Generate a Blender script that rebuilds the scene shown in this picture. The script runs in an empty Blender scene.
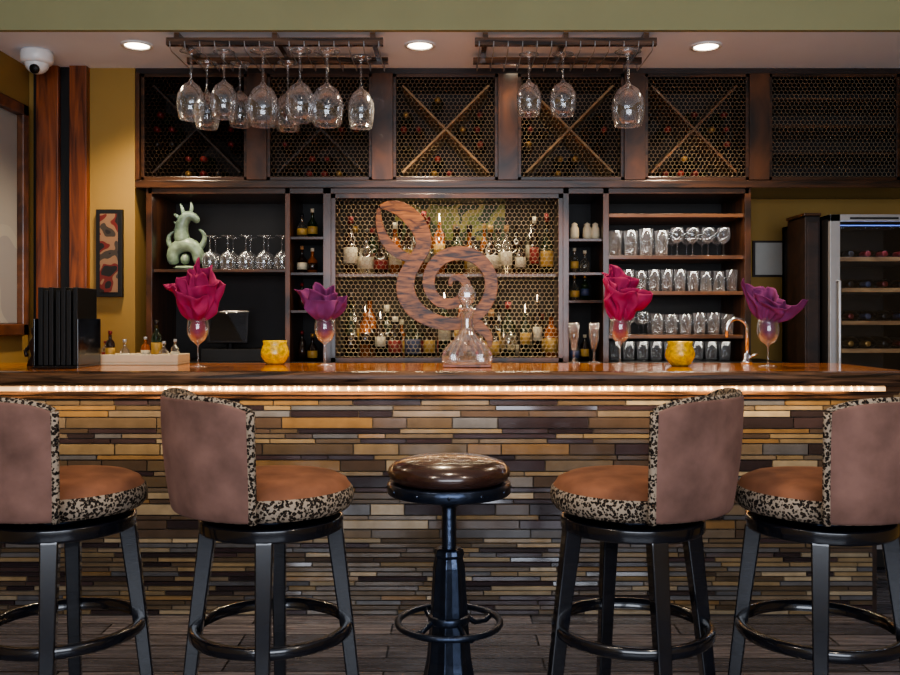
import bpy, math, random
from mathutils import Vector, Matrix, noise
random.seed(7)
F=900.0; HC=1.3
def X(px,D): return (px-450)*D/F
def Z(py,D): return HC-(py-320)*D/F
try: bpy.context.scene.view_settings.look='AgX - Medium High Contrast'
except Exception: pass

# ---------------------------------------------------------------- materials
MATS={}
def newmat(name):
    m=bpy.data.materials.new(name); m.use_nodes=True
    MATS[name]=m
    nt=m.node_tree; b=nt.nodes['Principled BSDF']
    return m,nt,b
def c4(c): return (c[0],c[1],c[2],1)
def s2l(r,g,b):
    def f(v):
        v/=255.0
        return v/12.92 if v<=0.04045 else ((v+0.055)/1.055)**2.4
    return (f(r),f(g),f(b))
def plain(name,col,rough=.5,metal=0,var=.15,scale=12,bump=0,coat=0,emis=None,es=0,sheen=0,spec=.5):
    m,nt,b=newmat(name)
    tc=nt.nodes.new('ShaderNodeTexCoord'); n=nt.nodes.new('ShaderNodeTexNoise')
    n.inputs['Scale'].default_value=scale; n.inputs['Detail'].default_value=4
    nt.links.new(tc.outputs['Object'],n.inputs['Vector'])
    r=nt.nodes.new('ShaderNodeValToRGB')
    r.color_ramp.elements[0].position=.3; r.color_ramp.elements[1].position=.7
    r.color_ramp.elements[0].color=c4([x*(1-var) for x in col])
    r.color_ramp.elements[1].color=c4([min(1,x*(1+var)) for x in col])
    nt.links.new(n.outputs['Fac'],r.inputs[0]); nt.links.new(r.outputs[0],b.inputs['Base Color'])
    b.inputs['Roughness'].default_value=rough; b.inputs['Metallic'].default_value=metal
    b.inputs['Coat Weight'].default_value=coat
    b.inputs['Specular IOR Level'].default_value=spec
    b.inputs['Sheen Weight'].default_value=sheen
    b.inputs['Sheen Tint'].default_value=c4([min(1,x*3) for x in col])
    if bump:
        bp=nt.nodes.new('ShaderNodeBump'); bp.inputs['Strength'].default_value=bump; bp.inputs['Distance'].default_value=.01
        nt.links.new(n.outputs['Fac'],bp.inputs['Height']); nt.links.new(bp.outputs[0],b.inputs['Normal'])
    if emis:
        b.inputs['Emission Color'].default_value=c4(emis); b.inputs['Emission Strength'].default_value=es
    return m
def wood(name,c1,c2,sc=(2,20,20),rough=.4,coat=0,bump=.1,spec=.5,rot=(0,0,0)):
    m,nt,b=newmat(name)
    tc=nt.nodes.new('ShaderNodeTexCoord'); mp=nt.nodes.new('ShaderNodeMapping')
    mp.inputs['Scale'].default_value=sc; mp.inputs['Rotation'].default_value=rot
    n=nt.nodes.new('ShaderNodeTexNoise'); n.inputs['Scale'].default_value=1.6; n.inputs['Detail'].default_value=8; n.inputs['Distortion'].default_value=1.2
    r=nt.nodes.new('ShaderNodeValToRGB')
    r.color_ramp.elements[0].position=.35; r.color_ramp.elements[1].position=.68
    r.color_ramp.elements[0].color=c4(c1); r.color_ramp.elements[1].color=c4(c2)
    nt.links.new(tc.outputs['Object'],mp.inputs[0]); nt.links.new(mp.outputs[0],n.inputs['Vector'])
    nt.links.new(n.outputs['Fac'],r.inputs[0]); nt.links.new(r.outputs[0],b.inputs['Base Color'])
    bp=nt.nodes.new('ShaderNodeBump'); bp.inputs['Strength'].default_value=bump; bp.inputs['Distance'].default_value=.004
    nt.links.new(n.outputs['Fac'],bp.inputs['Height']); nt.links.new(bp.outputs[0],b.inputs['Normal'])
    b.inputs['Roughness'].default_value=rough; b.inputs['Coat Weight'].default_value=coat; b.inputs['Coat Roughness'].default_value=.12
    b.inputs['Specular IOR Level'].default_value=spec
    return m
def thinglass(name,tint,lo=.06,hi=.75,rough=.03,gcol=(1,1,1),glint=0):
    m=bpy.data.materials.new(name); m.use_nodes=True; MATS[name]=m
    nt=m.node_tree; nt.nodes.clear()
    o=nt.nodes.new('ShaderNodeOutputMaterial'); mx=nt.nodes.new('ShaderNodeMixShader')
    t=nt.nodes.new('ShaderNodeBsdfTransparent'); t.inputs[0].default_value=c4(tint)
    g=nt.nodes.new('ShaderNodeBsdfGlossy'); g.inputs['Roughness'].default_value=rough; g.inputs['Color'].default_value=c4(gcol)
    lw=nt.nodes.new('ShaderNodeLayerWeight'); lw.inputs[0].default_value=.35
    mr=nt.nodes.new('ShaderNodeMapRange'); mr.inputs[3].default_value=lo; mr.inputs[4].default_value=hi
    nt.links.new(lw.outputs['Facing'],mr.inputs[0]); nt.links.new(mr.outputs[0],mx.inputs[0])
    nt.links.new(t.outputs[0],mx.inputs[1])
    if glint:
        m2=nt.nodes.new('ShaderNodeMixShader'); m2.inputs[0].default_value=glint  # white diffuse painted in for the bright reflections on glass
        df=nt.nodes.new('ShaderNodeBsdfDiffuse'); df.inputs[0].default_value=(.85,.87,.9,1)
        nt.links.new(g.outputs[0],m2.inputs[1]); nt.links.new(df.outputs[0],m2.inputs[2]); nt.links.new(m2.outputs[0],mx.inputs[2])
    else: nt.links.new(g.outputs[0],mx.inputs[2])
    nt.links.new(mx.outputs[0],o.inputs[0])
    return m
def emit(name,col,s):
    m,nt,b=newmat(name)
    b.inputs['Base Color'].default_value=c4(col)
    b.inputs['Emission Color'].default_value=c4(col); b.inputs['Emission Strength'].default_value=s
    return m

plain('wall_gold',s2l(150,120,64),.8,var=.06,scale=3)
plain('wall_olive',s2l(152,150,112),.8,var=.04,scale=3)
plain('ceiling_paint',s2l(232,240,252),.85,var=.03,scale=2)
wood('cab_wood',s2l(32,20,13),s2l(92,56,32),(3,18,1.5),.32,.25)
wood('cab_wood_h',s2l(30,20,13),s2l(78,49,30),(1.5,18,14),.32,.25)
wood('red_wood',s2l(78,38,20),s2l(150,82,46),(14,14,1.2),.4,.2)
wood('shelf_wood',s2l(74,46,28),s2l(128,86,52),(1.5,14,14),.35,.3)
wood('dark_wood',s2l(22,14,11),s2l(48,30,22),(3,10,10),.5)
wood('light_wood',s2l(130,96,62),s2l(185,148,102),(3,10,10),.5)
wood('counter_wood',s2l(120,62,22),s2l(236,150,70),(1.2,18,18),.16,.8,.08)  # wood brightened to orange, with streaked reflections painted into the grain colour
wood('nosing_wood',s2l(34,24,20),s2l(120,88,66),(1.5,22,22),.2,.6,.05)
wood('frame_wood',s2l(60,34,20),s2l(120,74,42),(4,4,4),.35,.3)
wood('sign_wood',(.022,.007,.002),(.30,.105,.018),(5,5,26),.38,.1,.05,.3,rot=(0,math.radians(35),0))
plain('black_paint',s2l(17,19,26),.22,var=.2,coat=.5)
plain('black_matte',s2l(12,12,13),.55)
plain('dark_metal',s2l(50,58,74),.28,metal=.8,bump=.2,scale=40)
plain('chrome',(.8,.8,.82),.1,metal=1,var=.02)
plain('steel',(.42,.43,.45),.35,metal=.6,var=.05)
plain('wire_gold',s2l(160,144,122),.4,metal=.5,var=.1)
plain('wire_dark',s2l(80,68,56),.45,metal=.6,var=.1)
plain('suede_back',s2l(110,84,76),.9,var=.34,scale=9,bump=.15,sheen=.15,spec=.2)
plain('suede_seat',s2l(116,78,58),.85,var=.34,scale=9,bump=.15,sheen=.1,spec=.2)
plain('leather',s2l(56,36,30),.24,var=.25,scale=18,bump=.15,coat=.5)
plain('white_plastic',(.75,.75,.74),.35,var=.02)
plain('cream',s2l(205,190,160),.6,var=.05)
plain('paper',s2l(170,168,160),.7,var=.05)
plain('celadon',s2l(132,152,128),.35,var=.35,scale=30,coat=.2,bump=.4)
plain('magenta',s2l(152,46,88),.8,var=.18,scale=14,bump=.2,spec=.2)
plain('purple',s2l(116,54,100),.8,var=.18,scale=14,bump=.2,spec=.2)
plain('yellow_glass',s2l(205,170,20),.15,var=.4,scale=60,bump=.6,coat=.6)
plain('candle',s2l(235,215,150),.6)
plain('grout',s2l(62,57,52),.9,var=.1,scale=40)
plain('cork',s2l(150,110,70),.8)
plain('amber',s2l(130,66,16),.12,var=.2,coat=.5)
plain('bottle_green',s2l(26,40,24),.1,var=.2,coat=.5)
plain('bottle_dark',s2l(32,20,16),.1,var=.2,coat=.5)
plain('label_white',s2l(185,176,152),.6,var=.1,scale=40)
plain('label_gold',s2l(165,130,60),.5,var=.2,scale=40)
plain('label_red',s2l(120,30,25),.5,var=.2,scale=40)
plain('label_blue',s2l(50,60,90),.5,var=.2,scale=40)
plain('foil_red',s2l(105,25,28),.35,metal=.4)
plain('foil_gold',s2l(150,115,60),.35,metal=.6)
plain('foil_black',s2l(25,22,24),.35,metal=.3)
plain('unit_back',s2l(46,38,26),.7,var=.2,scale=4)
plain('unit_dark',s2l(24,19,16),.6,var=.2)
thinglass('glass',(.95,.96,.97),.05,.9,glint=.12)
thinglass('glass_tumbler',(.95,.96,.97),.02,.6,rough=.05,glint=.2)
thinglass('glass_crystal',(.95,.93,.93),.2,.95,.05,glint=.15)
thinglass('glass_bottle',(.78,.74,.62),.15,.8,glint=.1)
thinglass('pane',(.92,.93,.95),.03,.2)
emit('lamp_warm',(1,.82,.6),14)
emit('led_warm',(1,.74,.42),24)
emit('led_glow',(1,.58,.26),1.3)
emit('led_blue',(.15,.3,1),1.0)
tile_cols=[(136,120,94),(92,80,66),(60,48,54),(160,148,126),(110,100,88),(82,70,62),(126,102,70),(94,96,102),(46,38,44)]
for i,c in enumerate(tile_cols):
    plain('tile%d'%i,s2l(*[v*.84 for v in c]),.17,var=.18,scale=14,coat=.55)
    MATS['tile%d'%i].node_tree.nodes['Principled BSDF'].inputs['Coat Roughness'].default_value=.1
m,nt,b=newmat('leopard')
tc=nt.nodes.new('ShaderNodeTexCoord'); n=nt.nodes.new('ShaderNodeTexNoise'); n.inputs['Scale'].default_value=110
ad=nt.nodes.new('ShaderNodeMixRGB'); ad.blend_type='LINEAR_LIGHT'; ad.inputs[0].default_value=.006
nt.links.new(tc.outputs['Object'],n.inputs['Vector']); nt.links.new(tc.outputs['Object'],ad.inputs[1]); nt.links.new(n.outputs['Color'],ad.inputs[2])
v=nt.nodes.new('ShaderNodeTexVoronoi'); v.inputs['Scale'].default_value=112
nt.links.new(ad.outputs[0],v.inputs['Vector'])
r=nt.nodes.new('ShaderNodeValToRGB'); r.color_ramp.interpolation='LINEAR'
e=r.color_ramp.elements
e[0].position=.0; e[0].color=c4(s2l(96,76,58)); e[1].position=.17; e[1].color=c4(s2l(80,62,48))
for p,c in ((.25,(16,13,12)),(.48,(16,13,12)),(.57,(146,132,116))):
    q=e.new(p); q.color=c4(s2l(*c))
nt.links.new(v.outputs['Distance'],r.inputs[0]); nt.links.new(r.outputs[0],b.inputs['Base Color']); b.inputs['Roughness'].default_value=.8; b.inputs['Specular IOR Level'].default_value=.2
m,nt,b=newmat('floor_planks')
tc=nt.nodes.new('ShaderNodeTexCoord'); br=nt.nodes.new('ShaderNodeTexBrick'); br.inputs['Scale'].default_value=1
br.inputs['Brick Width'].default_value=1.2; br.inputs['Row Height'].default_value=.13; br.inputs['Mortar Size'].default_value=.004
br.inputs['Color1'].default_value=c4(s2l(84,86,98)); br.inputs['Color2'].default_value=c4(s2l(128,126,136)); br.inputs['Mortar'].default_value=c4(s2l(15,13,14))
nt.links.new(tc.outputs['Object'],br.inputs['Vector'])
mp=nt.nodes.new('ShaderNodeMapping'); mp.inputs['Scale'].default_value=(2,22,10); n=nt.nodes.new('ShaderNodeTexNoise'); n.inputs['Scale'].default_value=2; n.inputs['Detail'].default_value=8
nt.links.new(tc.outputs['Object'],mp.inputs[0]); nt.links.new(mp.outputs[0],n.inputs['Vector'])
mu=nt.nodes.new('ShaderNodeMixRGB'); mu.blend_type='MULTIPLY'; mu.inputs[0].default_value=.9
nt.links.new(br.outputs[0],mu.inputs[1]); nt.links.new(n.outputs['Fac'],mu.inputs[2]); nt.links.new(mu.outputs[0],b.inputs['Base Color'])
mr=nt.nodes.new('ShaderNodeMapRange'); mr.inputs[3].default_value=.08; mr.inputs[4].default_value=.45
nt.links.new(n.outputs['Fac'],mr.inputs[0]); nt.links.new(mr.outputs[0],b.inputs['Roughness'])
def art(name,cols,sc):
    m,nt,b=newmat(name)
    tc=nt.nodes.new('ShaderNodeTexCoord'); v=nt.nodes.new('ShaderNodeTexNoise'); v.inputs['Scale'].default_value=sc; v.inputs['Detail'].default_value=1
    r=nt.nodes.new('ShaderNodeValToRGB'); r.color_ramp.interpolation='CONSTANT'
    e=r.color_ramp.elements
    e[0].color=c4(s2l(*cols[0])); e[0].position=0; e[1].color=c4(s2l(*cols[1])); e[1].position=.44
    for i,c in enumerate(cols[2:]):
        q=e.new(.5+.07*i); q.color=c4(s2l(*c))
    nt.links.new(tc.outputs['Object'],v.inputs['Vector']); nt.links.new(v.outputs['Fac'],r.inputs[0]); nt.links.new(r.outputs[0],b.inputs['Base Color'])
art('art_red',[(25,20,18),(100,30,24),(130,100,76),(60,52,44),(28,24,22)],10)
art('art_pale',[(150,150,148),(158,158,154),(142,142,144)],2)
art('lit_green',[(40,60,20),(110,120,40),(150,140,60),(50,70,30)],6)

# ---------------------------------------------------------------- mesh builder
class MB:
    def __init__(s): s.v=[];s.f=[];s.m=[];s.s=[];s.names=[]
    def mi(s,n):
        if n not in s.names: s.names.append(n)
        return s.names.index(n)
    def add(s,vs,fs,mat,smooth=False,M=None):
        o=len(s.v)
        if M is not None: vs=[M@Vector(p) for p in vs]
        s.v+= [tuple(p) for p in vs]
        for i,f in enumerate(fs):
            s.f.append([a+o for a in f]); s.m.append(s.mi(mat[i] if isinstance(mat,list) else mat)); s.s.append(smooth)
    def box(s,x0,x1,y0,y1,z0,z1,mat,M=None):
        vs=[(x,y,z) for x in (x0,x1) for y in (y0,y1) for z in (z0,z1)]
        s.add(vs,[(0,1,3,2),(4,6,7,5),(0,4,5,1),(2,3,7,6),(0,2,6,4),(1,5,7,3)],mat,False,M)
    def lathe(s,prof,c=(0,0,0),mat='glass',n=20,mats=None,M=None,smooth=True):
        vs=[];fs=[];ml=[]
        for r,z in prof:
            for k in range(n):
                a=2*math.pi*k/n; vs.append((c[0]+r*math.cos(a),c[1]+r*math.sin(a),c[2]+z))
        for i in range(len(prof)-1):
            for k in range(n):
                k2=(k+1)%n; fs.append((i*n+k,i*n+k2,(i+1)*n+k2,(i+1)*n+k)); ml.append(mats[i] if mats else mat)
        s.add(vs,fs,ml,smooth,M)
    def tube(s,pts,r,mat,n=8,closed=False,cap=True):
        P=[Vector(p) for p in pts]; N=len(P); R=r if isinstance(r,list) else [r]*N
        vs=[];fs=[]
        up=None
        for i in range(N):
            a=P[(i-1)%N] if (closed or i>0) else P[i]; b=P[(i+1)%N] if (closed or i<N-1) else P[i]
            t=(b-a).normalized()
            if up is None:
                up=Vector((0,0,1)) if abs(t.z)<.9 else Vector((1,0,0))
            x=(up-t*up.dot(t)).normalized(); y=t.cross(x); up=x
            for k in range(n):
                an=2*math.pi*k/n; vs.append(P[i]+(x*math.cos(an)+y*math.sin(an))*R[i])
        M=N if closed else N-1
        for i in range(M):
            j=(i+1)%N
            for k in range(n):
                k2=(k+1)%n; fs.append((i*n+k,i*n+k2,j*n+k2,j*n+k))
        if cap and not closed:
            fs.append(tuple(range(n))[::-1]); fs.append(tuple((N-1)*n+k for k in range(n)))
        s.add(vs,fs,mat,n>4)
    def ring(s,c,R,r,mat,n=48,m=8,h=None):
        if h is None:
            s.tube([(c[0]+R*math.cos(2*math.pi*k/n),c[1]+R*math.sin(2*math.pi*k/n),c[2]) for k in range(n)],r,mat,m,True)
        else:
            s.lathe([(R-r,-h/2),(R-r*.2,-h/2),(R,-h/2+r*.3),(R,h/2-r*.3),(R-r*.2,h/2),(R-r,h/2),(R-r,-h/2)],c,mat,n)
    def hexmesh(s,x0,x1,z0,z1,y,mat,a=.017,r=.0018):
        w=math.sqrt(3)*a; vs=[];fs=[]
        J=int((z1-z0)/(1.5*a))+3; I=int((x1-x0)/w)+3
        for j in range(-1,J):
            for i in range(-1,I):
                cx=x0+i*w+(j%2)*w/2; cz=z0+j*1.5*a
                p=[(cx+a*math.cos(math.radians(30+60*k)),cz+a*math.sin(math.radians(30+60*k))) for k in (0,1,2,5)]
                for q0,q1 in ((p[0],p[3]),(p[0],p[1]),(p[1],p[2])):
                    if all(x0<=q[0]<=x1 and z0<=q[1]<=z1 for q in (q0,q1)):
                        d=Vector((q1[0]-q0[0],0,q1[1]-q0[1])).normalized(); nx=Vector((-d.z,0,d.x))
                        o=len(vs)
                        for q in (q0,q1):
                            b=Vector((q[0],y,q[1]))
                            vs+= [b+nx*r,b-nx*r,b+Vector((0,1.6*r,0)) ,b+Vector((0,-1.2*r,0))]
                        fs+= [(o,o+3,o+7,o+4),(o+3,o+1,o+5,o+7),(o+1,o+2,o+6,o+5),(o+2,o,o+4,o+6)]
        s.add(vs,fs,mat)
    def obj(s,name,bevel=0,parent=None,angle=40,subsurf=0,recalc=True):
        xs=[p[0] for p in s.v];ys=[p[1] for p in s.v];zs=[p[2] for p in s.v]
        o=Vector(((min(xs)+max(xs))/2,(min(ys)+max(ys))/2,min(zs)))
        me=bpy.data.meshes.new(name); me.from_pydata([(p[0]-o.x,p[1]-o.y,p[2]-o.z) for p in s.v],[],s.f)
        for nme in s.names: me.materials.append(MATS[nme])
        me.polygons.foreach_set('material_index',s.m); me.polygons.foreach_set('use_smooth',s.s)
        me.update()
        ob=bpy.data.objects.new(name,me); bpy.context.scene.collection.objects.link(ob)
        if recalc:
            import bmesh
            bm=bmesh.new(); bm.from_mesh(me); bmesh.ops.recalc_face_normals(bm,faces=bm.faces); bm.to_mesh(me); bm.free()
        if parent: ob.parent=parent; ob.location=o-parent.location
        else: ob.location=o
        if bevel:
            md=ob.modifiers.new('bevel','BEVEL'); md.width=bevel; md.segments=2; md.limit_method='ANGLE'; md.angle_limit=math.radians(angle)
        if subsurf:
            md=ob.modifiers.new('sub','SUBSURF'); md.levels=subsurf; md.render_levels=subsurf
        return ob

# ---------------------------------------------------------------- room
YB=5.36; XL=-2.29; XR=3.0; YF=-2.6; ZS=2.672; YH=4.258
def room(name,*a):
    b=MB(); b.box(*a[:6],a[6]); return b.obj(name)
room('floor',XL-.1,XR+.1,YF-.1,YB+.1,-.1,0,'floor_planks')
room('ceiling',XL-.1,XR+.1,YF-.1,YH,3.1,3.2,'ceiling_paint')
b=MB(); b.box(XL,XR,YH,YH+.03,ZS,3.2,'wall_olive'); b.box(XL,XR,YH+.03,YB,ZS,ZS+.1,'ceiling_paint'); b.obj('ceiling_soffit')
room('wall_back',XL-.1,XR+.1,YB,YB+.1,0,2.9,'wall_gold')
room('wall_left',XL-.1,XL,YF,YB,0,3.1,'wall_gold')
room('wall_right',XR,XR+.1,YF,YB,0,3.1,'wall_gold')
room('wall_recess',XL,X(135,4.9),4.9,YB,0,ZS,'wall_gold')
b=MB(); 
for a in ((XL,-1.9,0,3.1),(2.5,XR,0,3.1),(-1.9,2.5,0,.7),(-1.9,2.5,2.6,3.1)): b.box(a[0],a[1],YF-.1,YF,a[2],a[3],'wall_gold')
b.obj('wall_front')
b=MB()
for x in (-1.9,-.45,1.0,2.45): b.box(x,x+.05,YF-.08,YF-.02,.7,2.6,'dark_wood')
for z in (.7,2.55): b.box(-1.9,2.5,YF-.08,YF-.02,z,z+.05,'dark_wood')
b.box(-1.9,2.5,YF-.055,YF-.05,.7,2.6,'pane'); b.obj('window_1')

D=4.9
b=MB()
b.box(X(40,D),X(62,D),D-.05,D,0,ZS,'red_wood'); b.box(X(62,D),X(73,D),D-.02,D,0,ZS,'black_matte'); b.box(X(73,D),X(90,D),D-.05,D,0,ZS,'red_wood')
b.box(X(35,D),X(40,D),D-.02,D,0,ZS,'black_matte')
b.obj('wooden_wall_pilaster',.003)
b=MB(); x0,x1,z0,z1=X(98,D),X(124,D),Z(297,D),Z(210,D)
b.box(x0,x1,D-.03,D-.001,z0,z1,'black_matte'); b.box(x0+.022,x1-.022,D-.034,D-.03,z0+.024,z1-.024,'art_red')
b.obj('framed_picture',.002)
b=MB(); y0,y1=3.9,4.8; z0,z1=1.22,2.44; t=.06
b.box(XL+.001,XL+.012,y0+t,y1-t,z0+t,z1-t,'art_pale')
for a in ((y0,y1,z0,z0+t),(y0,y1,z1-t,z1),(y0,y0+t,z0,z1),(y1-t,y1,z0,z1)): b.box(XL+.001,XL+.045,*a,'frame_wood')
b.obj('framed_wall_art',.006)
b=MB(); cx,cy=X(37,4.6),4.6
b.lathe([(.001,0),(.075,0),(.08,-.012),(.08,-.05),(.07,-.062),(.06,-.065)],(cx,cy,ZS-.0),'white_plastic',24)
b.lathe([(.06*math.cos(a),-.06-.055*math.sin(a)) for a in [i*math.pi/2/6 for i in range(7)]],(cx,cy,ZS),'white_plastic',24)
b.lathe([(.024,0),(.024,.01),(.001,.011)],(0,0,0),'black_matte',16,M=Matrix.Translation((cx+.01,cy-.045,ZS-.1))@Matrix.Rotation(math.radians(110),4,'X'))
b.obj('security_camera')
for px,py in ((137,45),(420,45),(706,46),(515,65)):
    Dl=(ZS-HC)*F/(320-py) if py<60 else 4.78
    cx,cy=X(px,Dl),Dl
    b=MB(); rr=.078 if py<60 else .05
    b.lathe([(rr,0),(rr,-.006),(rr*.8,-.008),(rr*.75,0)],(cx,cy,ZS),'white_plastic',28)
    b.lathe([(rr*.76,-.002),(.001,-.002)],(cx,cy,ZS),'lamp_warm',28)
    o=b.obj('recessed_downlight')
    l=bpy.data.lights.new('downlight_spot','SPOT'); l.energy=120 if py<60 else 15; l.spot_size=math.radians(115); l.spot_blend=1; l.color=(1,.79,.54); l.shadow_soft_size=.06
    lo=bpy.data.objects.new('downlight_spot',l); lo.location=(cx,cy,ZS-.03); bpy.context.scene.collection.objects.link(lo)

# ---------------------------------------------------------------- bar counter
XB0,XB1=XL+.005,1.86
b=MB()
prof=[(4.5,1.085),(3.79,1.085),(3.765,1.081),(3.752,1.07),(3.748,1.055),(3.755,1.038),(3.775,1.024),(3.80,1.018),(3.85,1.016),(3.86,.992),(3.875,.978),(3.915,.975),(3.92,.957),(3.95,.955),(4.5,.955)]
n=len(prof)
ca=['counter_wood']+['nosing_wood']*(n-2)+['counter_wood']
vs=[(XB0,y,z) for y,z in prof]+[(XB1+.07,y,z) for y,z in prof]
b.add(vs,[(i,(i+1)%n,n+(i+1)%n,n+i) for i in range(n)]+[tuple(range(n))[::-1],tuple(range(n,2*n))],ca[:n]+['nosing_wood']*2)
b.box(XB0,XB1,3.965,4.36,0,.956,'grout')
b.box(XB1,XB1+.02,3.965,4.36,0,.956,'dark_wood')
bar=b.obj('bar_counter')
b=MB(); z=.004
while z<.945:
    fr=z/.95
    if fr<.45: h=random.choice([.021,.021,.021,.021,.04])
    elif fr<.7: h=random.choice([.05,.021,.021,.03])
    else: h=random.choice([.05,.05,.022,.022,.03])
    if z+h>.953: h=.953-z
    if h<.012: break
    x=XB0+random.uniform(-.3,0)
    while x<XB1:
        L=random.choice([.15,.2,.3,.3,.4]) if h>.028 else random.choice([.12,.2,.3,.3,.45])
        xa=max(x,XB0)+.0012; xb=min(x+L,XB1)-.0012
        if xb-xa>.01:
            t1=random.uniform(-.0015,.0015); t2=random.uniform(-.0022,.0032 if fr<.6 else .0014); yf=3.957
            vs=[(xa,3.966,z+.0012),(xb,3.966,z+.0012),(xb,3.966,z+h-.0012),(xa,3.966,z+h-.0012),
                (xa+.002,yf+t1,z+.003),(xb-.002,yf-t1,z+.003),(xb-.002,yf-t1+t2,z+h-.003),(xa+.002,yf+t1+t2,z+h-.003)]
            k=random.choices(range(9),[14,16,15,6 if fr>.5 else 12,13,13,12 if fr>.5 else 6,7 if fr>.5 else 16,13])[0]  # more pale and blue-grey tiles low down, painting in reflected daylight
            b.add(vs,[(4,5,6,7),(0,1,5,4),(1,2,6,5),(2,3,7,6),(3,0,4,7)],'tile%d'%k)
        x+=L
    z+=h
b.obj('mosaic_tiles',parent=bar)
b=MB(); x=X(20,3.83)
while x<X(878,3.83):
    b.lathe([(.001,-.004),(.0035,-.003),(.0042,0),(.0035,.003),(.001,.004)],(x,3.838,1.007),'led_warm',6); x+=.03*random.uniform(.5,1.7)
b.box(XB0+.1,XB1,3.843,3.849,.996,1.014,'led_glow')
b.obj('led_strip_light',parent=bar)
l=bpy.data.lights.new('led_strip','AREA'); l.shape='RECTANGLE'; l.size=3.7; l.size_y=.012; l.energy=16; l.color=(1,.7,.4)
lo=bpy.data.objects.new('led_strip',l); lo.location=(-.15,3.83,.99); lo.rotation_euler=(math.radians(25),0,0); bpy.context.scene.collection.objects.link(lo)

# ---------------------------------------------------------------- back bar
D=4.9; YS=4.93
b=MB(); xa,xb=X(136,D),X(788,D)
b.box(xa,xb,4.9,5.355,0,1.03,'dark_wood'); b.box(xa,xb,4.87,5.355,1.03,1.07,'black_matte')
for i in range(6):
    u=xa+.05+i*(xb-xa-.05)/6; b.box(u,u+(xb-xa-.1)/6-.05,4.885,4.9,.1,.98,'cab_wood')
b.obj('back_bar_cabinet',.003)
def stile(b,px0,px1,y0,y1,z0,z1,mat='cab_wood'): b.box(X(px0,D),X(px1,D),y0,y1,z0,z1,mat)
b=MB(); zt=ZS-.001; zb=Z(188,D); zi=Z(180,D)
xa,xb=X(136,D),2.95
b.box(xa,xb,4.9,5.355,zb,zi,'cab_wood_h'); b.box(xa,xb,4.9,5.355,zt-.03,zt,'dark_wood')
b.box(xa,xb,5.33,5.355,zi,zt-.03,'unit_dark')
b.box(xa,xb,4.885,4.9,zb-.0,zi-.005,'cab_wood_h')
for a,c in ((136,140),(247,267),(372,393),(498,518),(624,645),(749,769)):
    stile(b,a,c,4.888,4.92,zi,zt-.03); b.box(X((a+c)/2-3,D),X((a+c)/2+3,D),4.92,5.33,zi,zt-.03,'dark_wood')
doors=[(141,247),(267,372),(393,498),(518,624),(645,749),(769,900),(902,985)]
for i,(a,c) in enumerate(doors):
    x0,x1=X(a,D),X(c,D)
    f=.018
    for q in ((x0,x0+f,zi,zt-.03),(x1-f,x1,zi,zt-.03),(x0,x1,zi,zi+f),(x0,x1,zt-.03-f,zt-.03)): b.box(q[0],q[1],4.9,4.918,q[2],q[3],'cab_wood_h')
    if i<5:
        cx,cz=(x0+x1)/2,(zi+zt-.03)/2; L=math.hypot(x1-x0,zt-zi)-.16
        for sgn in (1,-1):
            ang=math.atan2(zt-.03-zi,x1-x0)*sgn
            M=Matrix.Translation((cx,0,cz))@Matrix.Rotation(-ang,4,'Y')
            b.box(-L/2,L/2,4.95+(.0 if sgn>0 else .002),5.3,-.006,.006,'light_wood' if (i==3 or (i==2)) else ('shelf_wood' if i==4 else 'dark_wood'),M)
    else:
        for k in range(1,4): b.box(x0,x1,4.96,5.33,zi+k*.15,zi+k*.15+.012,'cab_wood_h')
cab=b.obj('upper_wine_cabinet',.0015)
b=MB()
for i,(a,c) in enumerate(doors):
    b.hexmesh(X(a,D)+.012,X(c,D)-.012,zi+.012,zt-.042,4.908,'wire_dark' if i in (0,) else 'wire_gold',a=.0135,r=.0013)
b.obj('wire_mesh_doors',recalc=False,parent=cab)
b=MB()
for i,(a,c) in enumerate(doors[:5]):
    x0,x1=X(a,D)+.05,X(c,D)-.05; cx,cz=(x0+x1)/2,(zi+zt-.03)/2; sl=(zt-.03-zi)/(X(c,D)-X(a,D))
    zz=zi+.05
    while zz<zt-.1:
        xx=x0+random.uniform(0,.03)
        while xx<x1:
            d=min(abs((zz-cz)-sl*(xx-cx)),abs((zz-cz)+sl*(xx-cx)))/math.hypot(1,sl)
            low = (zz-cz)<.12
            if d>.048 and random.random()<(.85 if low else .4):
                M=Matrix.Translation((xx,5.28,zz))@Matrix.Rotation(math.radians(90),4,'X')
                fm=random.choice(['foil_red','foil_black','foil_gold','label_red','foil_black','foil_red','foil_gold'])
                gm=random.choice(['bottle_green','bottle_dark'])
                b.lathe([(.001,0),(.037,0),(.037,.17),(.03,.195),(.015,.22),(.014,.225),(.0165,.226),(.0165,.29),(.001,.291)],(0,0,0),gm,9,mats=[gm]*5+[fm]*3,M=M)
            xx+=.082
        zz+=.082
b.obj('wine_bottle_collection')

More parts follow.
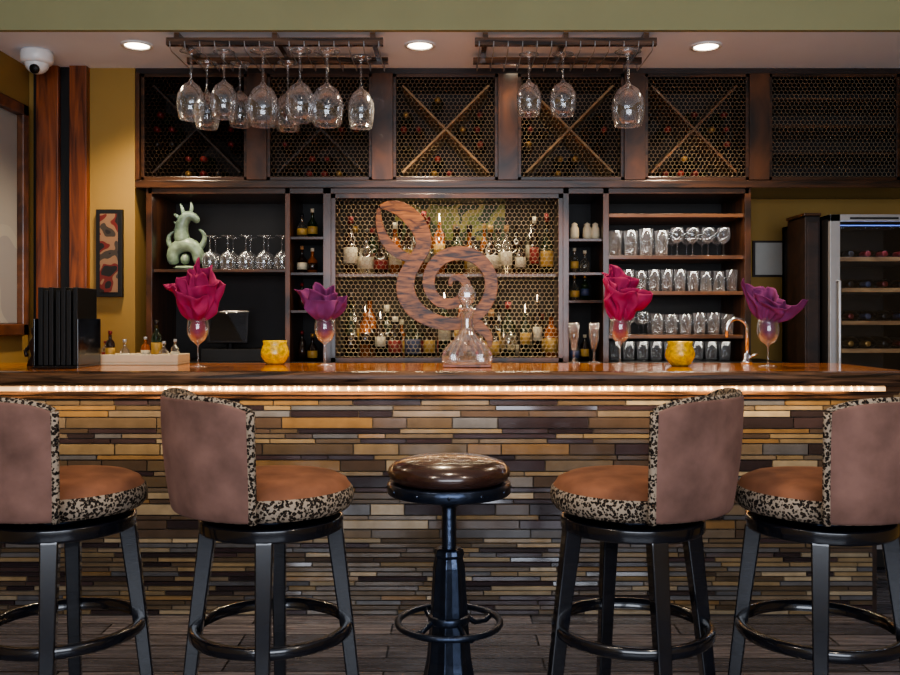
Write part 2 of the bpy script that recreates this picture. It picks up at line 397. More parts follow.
b=MB(); z0=1.07; z1=zb-.001
b.box(X(148,D),X(749,D),5.33,5.355,z0,z1,'unit_dark')
b.box(X(335,D),X(560,D),5.322,5.33,z0+.02,z1-.02,'unit_back')
def post(a,c,y0=4.9): b.box(X(a,D),X(c,D),y0,5.33,z0,z1,'cab_wood')
post(146,152);post(285,290);post(323,331);post(563,569);post(603,609);post(745,751)
b.box(X(148,D),X(749,D),4.9,5.33,z1-.03,z1,'cab_wood_h')
def shelf(a,c,py,y0=4.93,mat='cab_wood_h',t=.018): 
    zz=Z(py,D); b.box(X(a,D),X(c,D),y0,5.33,zz-t,zz,mat)
for a,c,ys in ((152,285,(269,)),(290,323,(236,272,310)),(331,563,(273,)),(569,603,(238,272,300)),(609,745,(213,255,291,335))):
    for py in ys: shelf(a,c,py,4.97 if a==331 else 4.93,'shelf_wood' if a in (609,331) else 'cab_wood_h',.02 if a==609 else .016)
x0,x1=X(331,D),X(563,D); f=.025
for q in ((x0,x0+f,z0,z1-.03),(x1-f,x1,z0,z1-.03),(x0,x1,z0,z0+f),(x0,x1,z1-.03-f,z1-.03)): b.box(q[0],q[1],4.9,4.922,q[2],q[3],'cab_wood')
unit=b.obj('back_bar_shelf_unit',.0015)
b=MB(); b.hexmesh(x0+.02,x1-.02,z0+.02,z1-.045,4.912,'wire_gold',a=.0145,r=.0012); b.obj('wire_mesh_door',recalc=False,parent=unit)
b=MB(); b.box(X(395,5.3),X(505,5.3),5.31,5.321,Z(240,5.3),Z(204,5.3),'lit_green'); b.obj('backbar_lit_patch',parent=unit)  # coloured panel painting the olive-green lit area behind the mesh
def area(name,loc,rot,sx,sy,e,col):
    l=bpy.data.lights.new(name,'AREA'); l.shape='RECTANGLE'; l.size=sx; l.size_y=sy; l.energy=e; l.color=col
    o=bpy.data.objects.new(name,l); o.location=loc; o.rotation_euler=rot; bpy.context.scene.collection.objects.link(o); return o
area('cabinet_led',(0,5.0,z1-.05),(0,0,0),1.1,.03,3,(1,.87,.6))
area('cabinet_led_low',(0,5.0,Z(276,D)-.01),(0,0,0),1.1,.03,3,(1,.85,.6))
for py,e in ((190,.6),(213,1.0),(255,.8),(291,.8),(335,.4)):
    area('shelf_fill',(X(677,D),4.96,Z(py,D)-.035),(0,0,0),.65,.02,e,(1,.93,.82))  # lamps added to brighten the glasses, not shelf fixtures
area('shelf_fill_left',(X(215,D),5.0,z1-.04),(0,0,0),.6,.03,1.0,(1,.87,.7))  # lamp added to brighten the left shelves

def bottle(b,x,y,z,h,r,gm,lm,cm,style=0,n=12):
    if style==0:
        p=[(.001,0),(r,0),(r,.18*h),(r*1.02,.181*h),(r*1.02,.46*h),(r,.461*h),(r,.58*h),(r*.75,.67*h),(r*.36,.73*h),(r*.34,.88*h),(r*.42,.885*h),(r*.42,h),(.001,h)]
        ml=[gm,gm,lm,lm,lm,gm,gm,gm,gm,cm,cm,cm]
    elif style==1:
        p=[(.001,0),(r*1.15,0),(r*1.2,.12*h),(r*1.22,.121*h),(r*1.22,.38*h),(r*1.2,.381*h),(r*1.1,.5*h),(r*.5,.62*h),(r*.35,.68*h),(r*.33,.86*h),(r*.45,.865*h),(r*.45,h),(.001,h)]
        ml=[gm,gm,lm,lm,lm,gm,gm,gm,gm,cm,cm,cm]
    else:
        p=[(.001,0),(r*.9,0),(r*.9,.3*h),(r*.93,.301*h),(r*.93,.5*h),(r*.9,.501*h),(r*.9,.66*h),(r*.4,.74*h),(r*.32,.8*h),(r*.32,.86*h),(r*.2,.87*h),(r*.12,1.02*h),(.001,1.02*h)]
        ml=[gm,gm,lm,lm,lm,gm,gm,gm,gm,cm,'chrome','chrome']
    b.lathe(p,(x,y,z),gm,n,mats=ml)
GM=['amber','bottle_green','bottle_dark','glass_bottle','glass_bottle','bottle_dark','bottle_dark']
LM=['label_white','label_gold','label_gold','label_red','bottle_dark','label_white','label_gold','glass_bottle','label_blue','bottle_dark']
CM=['foil_gold','foil_black','foil_red','label_white','foil_black','cork']
b=MB()
for zz,hh in ((Z(273,D)+.001,(.19,.36)),(z0+.001,(.22,.41))):
    for yy in (5.03,5.2):
        x=X(340,D)+random.uniform(0,.03)
        while x<X(553,D):
            r=random.uniform(.026,.043)
            bottle(b,x+r,yy+random.uniform(-.02,.02),zz,random.uniform(*hh),r,random.choice(GM),random.choice(LM),random.choice(CM),random.choice([0,0,1,2]))
            x+=2.1*r+random.uniform(.006,.02)
b.obj('liquor_bottle_collection')

def stroke(b,pts,D,y0,y1,mat):
    P=[Vector((X(p[0],D),Z(p[1],D))) for p in pts]; W=[p[2]*D/F/2 for p in pts]
    Q=[];V=[]
    for i in range(len(P)-1):
        a=P[max(i-1,0)];p0=P[i];p1=P[i+1];c=P[min(i+2,len(P)-1)]
        for k in range(6):
            t=k/6; q=.5*((2*p0)+(p1-a)*t+(2*a-5*p0+4*p1-c)*t*t+(3*p0-a-3*p1+c)*t**3)
            Q.append(q);V.append(W[i]*(1-t)+W[i+1]*t)
    Q.append(P[-1]);V.append(W[-1])
    vs=[];fs=[]
    for i,q in enumerate(Q):
        t=(Q[min(i+1,len(Q)-1)]-Q[max(i-1,0)]).normalized(); nn=Vector((-t.y,t.x))
        for s_,y in ((1,y0),(-1,y0),(-1,y1),(1,y1)):
            p=q+nn*V[i]*s_; vs.append((p.x,y,p.y))
    for i in range(len(Q)-1):
        for k in range(4): fs.append((i*4+k,i*4+(k+1)%4,i*4+4+(k+1)%4,i*4+4+k))
    fs+= [(0,1,2,3),tuple(len(vs)-4+k for k in range(4))]
    b.add(vs,fs,mat)
b=MB()
# stem: flag-like head sweeping down the left side and under the bowl
stroke(b,[(380,207,3),(388,206,10),(400,209,15),(413,219,18),(422,233,17),(423,247,15),(415,261,15),(407,276,17),(406,293,19),(415,309,18),(432,320,15),(452,324,13),(470,319,13),(484,307,13),(491,290,13),(489,272,13),(477,258,14),(459,253,14),(442,258,14),(431,271,13),(429,287,12),(437,300,11),(450,304,11),(462,298,10),(467,287,9),(461,278,8),(452,279,6),(450,286,3)],4.86,4.855,4.88,'sign_wood')
stroke(b,[(379,208,3),(379,222,7),(384,238,10),(395,251,11),(410,259,8)],4.86,4.857,4.879,'sign_wood')
stroke(b,[(470,318,8),(480,327,12),(488,336,9),(490,347,3)],4.86,4.857,4.879,'sign_wood')
b.obj('carved_wood_swirl_sign',.002)

def tumbler(b,x,y,z,h,r,n=14,up=True):
    p=[(.001,0),(r*.8,0),(r,h),(r*.93,h),(r*.74,.012),(.001,.012)]
    if not up: p=[(a,h-c) for a,c in p]
    b.lathe(p,(x,y,z),'glass_tumbler',n)
def goblet_prof(H,R):
    return [(.001,0),(.8*R,0),(.8*R,.01*H),(.15*R,.04*H),(.08*R,.08*H),(.07*R,.40*H),(.2*R,.45*H),(.65*R,.52*H),(.94*R,.64*H),(R,.74*H),(.94*R,.88*H),(.82*R,H),(.79*R,H),(.91*R,.88*H),(.965*R,.74*H),(.9*R,.645*H),(.6*R,.535*H),(.001,.48*H)]
b=MB()
for ri,(py,h,r,rows) in enumerate(((255,.15,.04,2),(291,.12,.033,2),(335,.12,.036,2))):
    zz=Z(py,D)+.001
    for k in range(rows):
        x=X(613,D)+.03; j=0
        while x<X(742,D)-.02:
            if ri==0 and j>=4 or ri==2 and j<3:
                b.lathe(goblet_prof(h*1.05,r*.95),(x,5.0+.12*k,zz),'glass_tumbler',14)
            else: tumbler(b,x,5.0+.12*k,zz,h*random.choice([1,1,.93]),r,up=random.random()<.85)
            x+=2*r+.006; j+=1
zz=z0+.001
x=X(613,D)+.03
while x<X(742,D)-.02: tumbler(b,x,5.0,zz,.11,.036); x+=.076
b.obj('drinking_glass_collection')
b=MB()
x=X(205,D)
while x<X(282,D):
    for yy in (5.0,5.12):
        pr=[(a,.19-c) for a,c in goblet_prof(.19,.046)]
        b.lathe(pr,(x,yy,Z(269,D)+.001),'glass',14)
    x+=.1
b.obj('wine_glass_collection')
b=MB()
for a,c,ys in ((292,322,(236,272,310)),(571,602,(272,300))):
    for py in ys+(361,):
        zz=Z(py,D)+.001 if py!=361 else z0+.001
        x=X(a,D)+.035
        while x<X(c,D)-.02:
            bottle(b,x,5.02,zz,random.uniform(.12,.17),.024,random.choice(GM),random.choice(LM),random.choice(CM),random.choice([0,1])); x+=.058
b.obj('small_bottle_collection')
b=MB()
for x in (X(577,D),X(590,D),X(600,D)-.01):
    b.lathe([(.001,0),(.022,0),(.026,.02),(.024,.06),(.016,.075),(.018,.085),(.001,.095)],(x,5.0,Z(238,D)+.001),'cream',14)
b.obj('salt_shaker_collection')

b=MB(); zz=Z(269,D)+.001; sx=X(177,D); sy=5.06
b.box(sx-.09,sx+.09,sy-.05,sy+.05,zz,zz+.03,'celadon')
def sp(pts,rs): b.tube([(X(p[0],D),sy,Z(p[1],D)) for p in pts],[r for r in rs],'celadon',10)
sp([(166,264),(163,254),(166,246),(176,241),(186,243),(191,252),(190,264)],[.035,.04,.045,.05,.045,.04,.03])
sp([(176,244),(172,232),(173,220),(179,211),(186,213),(191,220)],[.05,.045,.04,.04,.03,.016])
sp([(175,212),(174,205),(171,199)],[.016,.012,.004]); sp([(182,210),(184,203),(182,197)],[.014,.011,.004])
sp([(190,248),(197,240),(197,230),(190,226)],[.022,.018,.014,.006]); sp([(166,248),(159,242),(159,232),(166,228)],[.022,.018,.014,.006])
sp([(176,264),(177,250)],[.03,.03]); 
for yy in (237,229,221,213): sp([(171,yy+2),(164,yy-3)],[.02,.004])
b.obj('celadon_figurine',subsurf=1)

b=MB(); cx=X(235,D); 
b.box(cx-.2,cx+.17,4.95,5.2,z0+.001,z0+.07,'black_matte')
M=Matrix.Translation((cx-.06,5.0,z0+.19))@Matrix.Rotation(math.radians(-12),4,'X')
b.box(-.11,.11,-.012,.012,-.09,.09,'black_paint',M); b.box(-.1,.1,-.014,-.012,-.08,.08,'pane',M)
b.tube([(cx-.06,5.04,z0+.06),(cx-.06,5.03,z0+.16)],.02,'black_matte')
b.obj('cash_register',.004)

b=MB(); Dn=YB
x0,x1,q0,q1=X(752,Dn),X(788,Dn),Z(277,Dn),Z(241,Dn)
b.box(x0,x1,YB-.02,YB-.001,q0,q1,'dark_wood'); b.box(x0+.012,x1-.012,YB-.024,YB-.02,q0+.012,q1-.012,'paper'); b.obj('framed_notice')
b=MB(); b.box(1.87,1.95,4.74,4.99,0,Z(216,4.74),'dark_wood'); b.box(1.862,1.952,4.73,4.99,Z(216,4.74),Z(213,4.74),'cab_wood_h'); b.box(1.88,1.94,4.732,4.74,.1,Z(222,4.74),'dark_wood'); b.obj('tall_side_cabinet',.003)
Df=4.66; x0=X(828,Df); x1=x0+.6; zt2=Z(215,Df); 
b=MB()
b.box(x0,x0+.02,Df,5.3,0.02,zt2,'black_matte'); b.box(x1-.02,x1,Df,5.3,0.02,zt2,'black_matte'); b.box(x0,x1,Df,5.3,zt2-.02,zt2,'black_matte')
b.box(x0,x1,5.27,5.3,0.02,zt2,'black_matte'); b.box(x0,x1,Df,5.3,.02,.12,'black_matte')
for fx in (x0+.03,x1-.06): b.box(fx,fx+.03,Df+.02,5.2,0,.02,'black_matte')
f=.05
b.box(x0,x0+f,Df-.03,Df,.12,zt2,'steel');b.box(x1-f,x1,Df-.03,Df,.12,zt2,'steel');b.box(x0,x1,Df-.03,Df,zt2-.035,zt2,'steel');b.box(x0,x1,Df-.03,Df,.12,.17,'steel')
b.tube([(x0+.035,Df-.03,1.5),(x0+.035,Df-.06,1.5),(x0+.035,Df-.06,.9),(x0+.035,Df-.03,.9)],.008,'steel')
b.box(x0+.1,x0+.35,Df-.033,Df-.03,zt2-.025,zt2-.015,'black_matte')
b.box(x0+f,x1-f,Df-.02,Df-.014,.17,zt2-.035,'pane')
zs=[Z(p,Df) for p in (261,292,325,353)]+[.9,.75,.6,.45,.3]
for q in zs: 
    b.box(x0+.03,x1-.03,Df+.02,Df+.05,q,q+.022,'light_wood'); b.box(x0+.03,x1-.03,Df+.05,5.2,q,q+.006,'steel')
b.box(x0+.06,x1-.06,Df+.06,Df+.07,zt2-.05,zt2-.045,'led_blue')
for q in zs:
    x=x0+.075
    while x<x1-.06:
        M=Matrix.Translation((x,5.2,q+.045))@Matrix.Rotation(math.radians(90),4,'X')
        fm=random.choice(['foil_red','foil_black','foil_gold','label_blue'])
        b.lathe([(.001,0),(.037,0),(.037,.25),(.03,.28),(.015,.32),(.014,.36),(.0155,.361),(.0155,.44),(.001,.441)],(0,0,0),'bottle_dark',9,mats=['bottle_dark']*5+[fm]*3,M=M); x+=.09
b.obj('wine_cooler',.002)
area('cooler_led',(x0+.3,Df+.06,zt2-.06),(math.radians(-20),0,0),.45,.03,2.0,(.6,.75,1))

# ---------------------------------------------------------------- hanging glass racks
YR0,YR1=4.29,4.66
def rack(pa,pb,gl):
    b=MB(); x0,x1=X(pa,4.29),X(pb,4.29)
    b.box(x0,x1,YR0,YR0+.03,ZS-.06,ZS-.025,'nosing_wood'); b.box(x0,x1,YR1-.03,YR1,ZS-.05,ZS-.02,'nosing_wood')
    for q in (x0+.05,(x0+x1)/2,x1-.05):
        b.box(q-.012,q+.012,YR0,YR1,ZS-.026,ZS-.001,'nosing_wood')
    n=int((x1-x0)/.07)
    for i in range(n+1):
        q=x0+.02+i*(x1-x0-.04)/n
        b.tube([(q,YR0-.01,ZS-.045),(q,YR0,ZS-.075),(q,YR0+.02,ZS-.085),(q,YR1-.01,ZS-.085),(q,YR1,ZS-.05)],.0028,'steel',6)
    o=b.obj('hanging_glass_rack')
    for px,y,H,R in gl:
        g=MB(); pr=[(a,-c) for a,c in goblet_prof(H,R)]
        g.lathe(pr,(X(px,y),y,ZS-.073),'glass',28)
        g.obj('hanging_wine_glass',parent=o)
rack(166,383,[(191,4.35,.33,.068),(207,4.55,.33,.066),(224,4.36,.32,.066),(240,4.56,.32,.062),(263,4.35,.36,.078),(288,4.55,.34,.068),(300,4.34,.34,.072),(327,4.35,.36,.08),(361,4.45,.35,.066)])
rack(475,657,[(529,4.4,.3,.062),(563,4.4,.3,.066),(628,4.35,.36,.08)])

# ---------------------------------------------------------------- counter items
ZC=1.085+.0005
def cloth(b,c,peaks,valley,mat,seed):
    # square napkin gathered at the waist: triangular corners (az,height,out) with straight hems between them
    na,nt_=120,20; vs=[];fs=[]
    pk=sorted([(math.radians(a)%(2*math.pi),h,o) for a,h,o in peaks])
    rim=[]
    for i in range(na):
        a=2*math.pi*i/na
        for k in range(len(pk)):
            a0,h0,o0=pk[k]; a1,h1,o1=pk[(k+1)%len(pk)]
            if k==len(pk)-1: a1+=2*math.pi
            aa=a if a>=a0 else a+2*math.pi
            if a0<=aa<a1 or (k==len(pk)-1): 
                s=(aa-a0)/(a1-a0); s=min(max(s,0),1); break
        h=h0*(1-s)+h1*s; o=o0*(1-s)+o1*s
        dip=1-valley*(1-abs(2*s-1))
        rim.append((a,h*dip,o*(.68+.32*abs(2*s-1))))
    for j in range(nt_):
        t=j/(nt_-1)
        for i in range(na):
            a,h,o=rim[i]
            pl=math.sin(5*a+seed)+.6*math.sin(9*a+2.3*seed)
            r=.013+(o-.013)*(t**.6)+.014*pl*math.sin(math.pi*(.15+.75*t))*min(1,t*4)
            z=h*(t**1.1)
            p=Vector((r*math.cos(a),r*math.sin(a),z))
            nv=noise.noise_vector(p*10+Vector((seed,seed,0)))*.042*min(1,t*1.6)+noise.noise_vector(p*30)*.009*t
            p+=nv
            vs.append((c[0]+p.x,c[1]+p.y,c[2]+p.z))
    for j in range(nt_-1):
        for i in range(na): fs.append((j*na+i,j*na+(i+1)%na,(j+1)*na+(i+1)%na,(j+1)*na+i))
    b.add(vs,fs,mat,True)
def napkin_goblet(px,D,H,R,mat,layers):
    x=X(px,D); g=MB(); g.lathe(goblet_prof(H,R),(x,D,ZC),'glass',28); o=g.obj('wine_goblet')
    b=MB(); base=(x,D,ZC+.55*H)
    b.lathe([(.001,-.02*H),(R*.45,.03*H),(R*.7,.12*H),(R*.7,.22*H),(R*.5,.4*H),(R*.35,.46*H)],base,mat,20)
    for i,(peaks,val) in enumerate(layers):
        cloth(b,(x,D,ZC+.86*H+.004*i),peaks,val,mat,px*.1+i*1.7)
    n=b.obj('folded_napkin',parent=o,recalc=False)
    md=n.modifiers.new('sol','SOLIDIFY'); md.thickness=.003
napkin_goblet(198,4.12,.235,.05,'magenta',[([(185,.18,.16),(80,.22,.11),(5,.17,.14),(275,.13,.13)],.1),([(215,.2,.1),(125,.26,.08),(50,.25,.08),(325,.17,.1)],.1),([(85,.28,.05),(200,.22,.06),(320,.2,.06)],.05)])
napkin_goblet(325,4.2,.235,.05,'purple',[([(180,.17,.15),(80,.15,.08),(5,.14,.09),(280,.1,.09)],.15),([(220,.14,.08),(130,.17,.07),(50,.17,.06),(320,.13,.07)],.1)])
napkin_goblet(620,4.3,.23,.05,'magenta',[([(165,.25,.09),(80,.23,.1),(5,.16,.15),(275,.14,.11)],.1),([(215,.19,.1),(140,.27,.07),(40,.22,.1),(320,.16,.1)],.1),([(125,.28,.05),(240,.21,.06),(0,.21,.07)],.05)])
napkin_goblet(768,4.15,.225,.05,'purple',[([(172,.21,.1),(95,.16,.08),(3,.11,.17),(280,.09,.1)],.2),([(220,.14,.09),(140,.18,.08),(50,.15,.09),(320,.12,.09)],.1)])
for px,D in ((275,4.35),(680,4.2)):
    b=MB(); x=X(px,D); h=.115
    b.lathe([(.001,0),(.035,0),(.05,.012),(.067,.04),(.069,.06),(.062,.085),(.056,.1),(.06,h),(.054,h),(.05,.1),(.055,.08),(.001,.07)],(x,D,ZC),'yellow_glass',28)
    b.lathe([(.001,.071),(.03,.071),(.03,.085),(.001,.088)],(x,D,ZC),'candle',16)
    b.obj('votive_candle_holder')
D=4.12; x=X(467,D)
b=MB(); b.box(x-.11,x+.11,D-.07,D+.07,ZC,ZC+.014,'red_wood'); stand=b.obj('decanter_stand',.004)
b=MB(); q=ZC+.0145
prof=[(.001,0),(.095,0),(.108,.012),(.11,.04),(.102,.06),(.085,.085),(.06,.108),(.038,.135),(.03,.165),(.027,.205),(.032,.24),(.038,.25),(.03,.255),(.001,.255)]
vs=[];fs=[];n=36
for r,z in prof:
    for k in range(n):
        a=2*math.pi*k/n; rr=r*(1+(.06 if k%2 else -.03)*(1 if .03<r else 0)); vs.append((x+rr*math.cos(a),D+rr*math.sin(a),q+z))
for i in range(len(prof)-1):
    for k in range(n): fs.append((i*n+k,i*n+(k+1)%n,(i+1)*n+(k+1)%n,(i+1)*n+k))
b.add(vs,fs,'glass_crystal',False)
b.lathe([(.014,.255),(.012,.267),(.03,.28),(.041,.305),(.041,.323),(.03,.35),(.012,.363),(.001,.365)],(x,D,q),'glass_crystal',10,smooth=False)
b.lathe([(.001,.29),(.024,.305),(.024,.323),(.001,.343)],(x,D,q),'glass_crystal',7,smooth=False)
b.obj('crystal_decanter',parent=stand)
b=MB(); D=4.1
for i in range(7):
    xx=X(47,D)+i*.026; b.box(xx,xx+.02,D-.09-.005*(i%3),D+.13,ZC+.012,ZC+.36-.012*(i%2),'black_matte')
b.box(X(44,D),X(88,D),D-.11,D+.15,ZC,ZC+.012,'black_paint'); b.box(X(44,D),X(44,D)+.008,D-.11,D+.15,ZC+.012,ZC+.22,'black_paint'); b.box(X(88,D)-.008,X(88,D),D-.11,D+.15,ZC+.012,ZC+.22,'black_paint')
b.obj('menu_holder',.002)
b=MB(); D=4.2; x=X(36,D)
b.lathe([(.001,0),(.04,0),(.035,.02),(.02,.05),(.028,.08),(.03,.11),(.018,.13),(.014,.14),(.022,.155),(.022,.175),(.001,.19)],(x,D,ZC),'dark_wood',14)
b.tube([(x-.02,D,ZC+.1),(x-.045,D-.01,ZC+.07),(x-.03,D-.03,ZC+.05)],.009,'dark_wood'); b.tube([(x+.02,D,ZC+.1),(x+.045,D-.01,ZC+.07),(x+.03,D-.03,ZC+.05)],.009,'dark_wood')
b.obj('carved_figurine')
b=MB(); D=4.38; xa,xb=X(98,D),X(184,D)
b.box(xa,xb,D-.1,D+.1,ZC,ZC+.012,'cream')
for q in ((xa,xb,D-.1,D-.09),(xa,xb,D+.09,D+.1),(xa,xa+.01,D-.09,D+.09),(xb-.01,xb,D-.09,D+.09)): b.box(*q,ZC+.012,ZC+.05,'cream')
tray=b.obj('condiment_tray',.003)
b=MB(); zz=ZC+.0125
for px,h,r,g,l,c,st in ((104,.1,.018,'glass_bottle','label_red','foil_red',0),(114,.15,.022,'bottle_dark','label_gold','foil_red',0),(128,.11,.02,'glass_bottle','label_white','steel',1),(143,.12,.022,'amber','label_white','steel',0),(155,.2,.026,'bottle_green','label_gold','foil_black',0),(167,.1,.022,'glass_bottle','label_white','steel',1),(177,.11,.02,'glass_bottle','label_white','steel',0)):
    bottle(b,X(px,D),D+random.uniform(-.05,.04),zz,h,r,g,l,c,st,14)
b.obj('condiment_bottles',parent=tray)
b=MB(); D=4.43; x=X(747,D)
b.lathe([(.001,0),(.028,0),(.028,.01),(.016,.02),(.013,.05),(.001,.05)],(x,D,ZC),'chrome',18)
b.tube([(x,D,ZC+.04),(x,D,ZC+.17)]+[(x-.05+.05*math.cos(a),D,ZC+.17+.05*math.sin(a)) for a in [i*math.pi/8 for i in range(1,9)]]+[(x-.1,D,ZC+.13)],.009,'chrome',10)
b.tube([(x+.01,D,ZC+.03),(x+.05,D-.01,ZC+.05)],.006,'chrome'); b.obj('faucet')
for px in (574,594):
    D=4.46; b=MB(); h=.2; b.lathe([(.001,0),(.03,0),(.03,.003),(.006,.01),(.005,.06),(.015,.08),(.024,.13),(.026,h),(.024,h),(.021,.13),(.001,.075)],(X(px,D),D,ZC),'glass',20); b.obj('champagne_flute')

# ---------------------------------------------------------------- bar stools
def stool(px,D,phi,leg,half=60):
    cx,cy=X(px,D),D
    root=bpy.data.objects.new('bar_stool',None); bpy.context.scene.collection.objects.link(root); root.location=(cx,cy,0); root.empty_display_size=.1
    b=MB()
    for k in range(4):
        a=math.radians(leg+90*k)
        ca,sa=math.cos(a),math.sin(a)
        vs=[]
        for z,r,w in ((0,.262,.017),(.42,.215,.02),(.70,.18,.024),(.735,.175,.024)):
            for dr,dt in ((-w,-w),(w,-w),(w,w),(-w,w)):
                rr=r+dr; vs.append((cx+rr*ca-dt*sa,cy+rr*sa+dt*ca,z))
        fs=[]
        for i in range(3):
            for j in range(4): fs.append((i*4+j,i*4+(j+1)%4,i*4+4+(j+1)%4,i*4+4+j))
        fs+=[(3,2,1,0),(12,13,14,15)]
        b.add(vs,fs,'black_paint')
    b.obj('legs',.004,root)
    b=MB(); b.ring((cx,cy,.415),.232,.022,'black_paint',56,h=.032); b.obj('foot_ring',0,root)
    b=MB(); b.lathe([(.001,.70),(.2,.70),(.205,.705),(.205,.735),(.2,.74),(.001,.74)],(cx,cy,0),'black_paint',48)
    b.lathe([(.001,.741),(.12,.741),(.12,.756),(.001,.756)],(cx,cy,0),'dark_metal',32); b.obj('swivel_base',.002,root)
    b=MB()
    pr=[(.001,.757),(.2,.757),(.222,.762),(.232,.775),(.236,.795),(.232,.815),(.226,.822),(.222,.826),(.215,.838),(.19,.85),(.14,.858),(.07,.862),(.001,.863)]
    b.lathe(pr,(cx,cy,0),'leopard',56,mats=['black_matte','leopard','leopard','leopard','leopard','leopard']+['suede_seat']*6)
    b.obj('seat_cushion',0,root)
    b=MB(); nu,nv=25,9; vs=[]; hf=math.radians(half)
    for side in (0,1):
        for j in range(nv):
            t=j/(nv-1)
            for i in range(nu):
                u=-1+2*i/(nu-1)
                a=math.radians(phi)+u*hf
                ro=.288+.03*t; ri=.25+.036*t
                bul=.008*math.sin(math.pi*t)*(1-u**4)
                fl=1-.035*math.cos(u*math.pi/2)
                r=(ro+bul)*fl if side==0 else (ri-.004*math.sin(math.pi*t))*(fl*.5+.5)
                ztop=1.095-.03*abs(u)**6; zb_=.772
                vs.append((cx+r*math.cos(a),cy+r*math.sin(a),zb_+(ztop-zb_)*t))
    N=nu*nv; fs=[];ml=[]
    for j in range(nv-1):
        for i in range(nu-1):
            q=(j*nu+i,j*nu+i+1,(j+1)*nu+i+1,(j+1)*nu+i)
            fs.append(q); ml.append('suede_back')
            fs.append(tuple(N+c for c in q[::-1])); ml.append('leopard')
    for i in range(nu-1):
        fs.append((i,N+i,N+i+1,i+1)); ml.append('leopard')
        t0=(nv-1)*nu; fs.append((t0+i,t0+i+1,N+t0+i+1,N+t0+i)); ml.append('leopard')
    for j in range(nv-1):
        for e in (0,nu-1):
            a0=j*nu+e; fs.append((a0,a0+nu,N+a0+nu,N+a0)); ml.append('leopard')
    b.add(vs,fs,ml,True)
    b.obj('back_rest',.01,root,angle=50)
    b=MB()
    for e in (0,nu-1):
        b.tube([Vector(vs[j*nu+e])*.75+Vector(vs[N+j*nu+e])*.25 for j in range(nv)],.012,'leopard',8)
    b.tube([Vector(vs[(nv-1)*nu+i])*.5+Vector(vs[N+(nv-1)*nu+i])*.5 for i in range(nu)],.009,'leopard',8)
    b.obj('back_piping',0,root)
stool(62,2.6,230,284)
stool(272,2.6,211,275)
stool(632,2.6,329,280)
stool(820,2.58,311,248)

D=2.93; cx,cy=X(449,D),D
root=bpy.data.objects.new('pedestal_stool',None); bpy.context.scene.collection.objects.link(root); root.location=(cx,cy,0)
b=MB(); b.lathe([(.001,.775),(.17,.775),(.19,.785),(.2,.805),(.196,.82),(.18,.836),(.13,.85),(.06,.856),(.001,.857)],(cx,cy,0),'leather',56); b.obj('seat_cushion',0,root)
b=MB(); b.lathe([(.001,.722),(.06,.722),(.14,.728),(.172,.732),(.182,.735),(.196,.738),(.2,.742),(.2,.772),(.196,.776),(.17,.7745),(.001,.7745)],(cx,cy,0),'dark_metal',56)
for k in range(12):
    a=k*math.pi/6; 
    b.lathe([(.006,-.004),(.005,.004),(.001,.005)],(0,0,0),'dark_metal',8,M=Matrix.Translation((cx+.199*math.cos(a),cy+.199*math.sin(a),.757))@Matrix.Rotation(a,4,'Z')@Matrix.Rotation(math.pi/2,4,'Y'))
b.obj('seat_pan',0,root)
b=MB()
pr=[(.001,.5),(.024,.5)]
z=.5
while z<.69: pr+= [(.025,z+.003),(.021,z+.006)]; z+=.008
pr+=[(.035,.70),(.05,.7215),(.001,.7215)]
b.lathe(pr,(cx,cy,0),'dark_metal',20); b.obj('screw_post',0,root)
b=MB()
prof=[(.036,.56),(.045,.555),(.048,.54),(.044,.53),(.05,.50),(.056,.40),(.062,.30),(.07,.20),(.088,.10),(.14,.05),(.2,.03),(.215,.015),(.215,0)]
n=8; vs=[];fs=[]
for r,z in prof:
    for k in range(n*2):
        a=math.pi*k/n+.2; rr=r*(1.06 if k%2 else .94); vs.append((cx+rr*math.cos(a),cy+rr*math.sin(a),z))
m=2*n
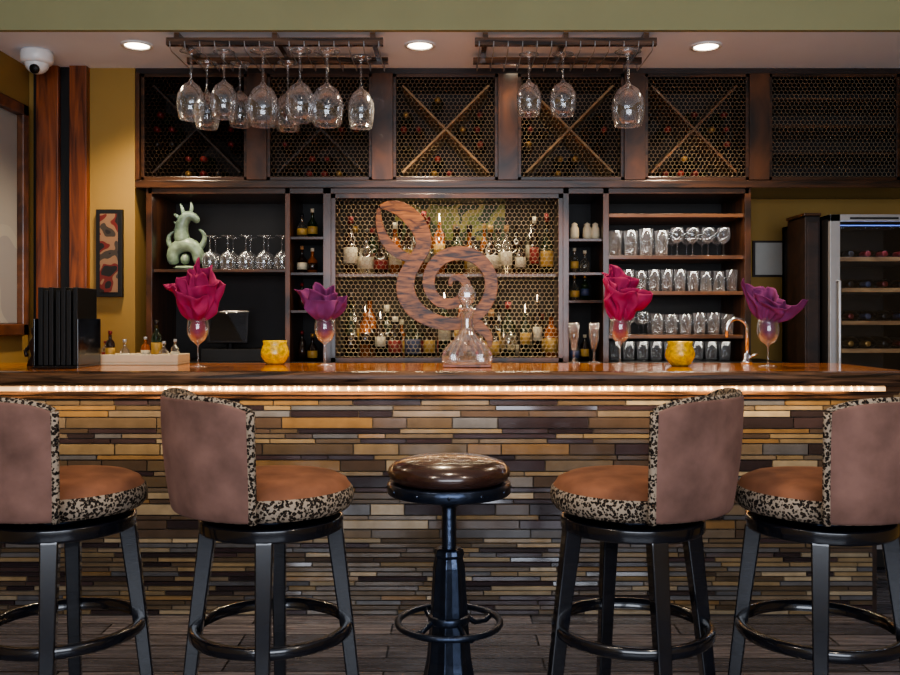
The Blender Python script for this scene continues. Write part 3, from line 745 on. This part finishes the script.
for i in range(len(prof)-1):
    for k in range(m): fs.append((i*m+k,i*m+(k+1)%m,(i+1)*m+(k+1)%m,(i+1)*m+k))
fs.append(tuple(range(m))); fs.append(tuple((len(prof)-1)*m+k for k in range(m)))
b.add(vs,fs,'dark_metal')
b.lathe([(.058,.345),(.067,.342),(.069,.33),(.067,.318),(.058,.315)],(cx,cy,0),'dark_metal',24)
b.obj('pedestal',.003,root)
b=MB(); b.ring((cx,cy,.318),.166,.011,'dark_metal',56,10)
for k in range(4):
    a=math.radians(30+90*k); ca,sa=math.cos(a),math.sin(a)
    b.tube([(cx+.05*ca,cy+.05*sa,.335),(cx+.10*ca,cy+.10*sa,.30),(cx+.14*ca,cy+.14*sa,.30),(cx+.163*ca,cy+.163*sa,.316)],.009,'dark_metal')
b.obj('foot_ring',0,root)

# ---------------------------------------------------------------- lights, world, camera
area('window_daylight',(.3,YF+.05,1.7),(math.radians(90),0,0),4.2,1.8,205,(.84,.9,1.0))
for x,y in ((-1.2,1.2),(1.2,1.2),(0,2.6)):  # unseen downlights added for general warm fill from the room side
    b=MB(); b.lathe([(.09,0),(.09,-.006),(.07,-.008),(.065,0)],(x,y,3.1),'white_plastic',24); b.lathe([(.066,-.002),(.001,-.002)],(x,y,3.1),'lamp_warm',24); b.obj('fill_downlight')
    l=bpy.data.lights.new('room_fill_spot','SPOT'); l.energy=75; l.spot_size=math.radians(150); l.spot_blend=.8; l.color=(1,.83,.63); l.shadow_soft_size=.1
    lo=bpy.data.objects.new('room_fill_spot',l); lo.location=(x,y,3.06); bpy.context.scene.collection.objects.link(lo)
w=bpy.data.worlds.new('World'); bpy.context.scene.world=w; w.use_nodes=True
w.node_tree.nodes['Background'].inputs[0].default_value=(.7,.82,1,1); w.node_tree.nodes['Background'].inputs[1].default_value=.8
cam=bpy.data.cameras.new('camera'); cam.lens=36; cam.sensor_width=36; cam.shift_y=-17.5/900
co=bpy.data.objects.new('camera',cam); co.location=(0,0,HC); co.rotation_euler=(math.radians(90),0,0); bpy.context.scene.collection.objects.link(co)
bpy.context.scene.camera=co
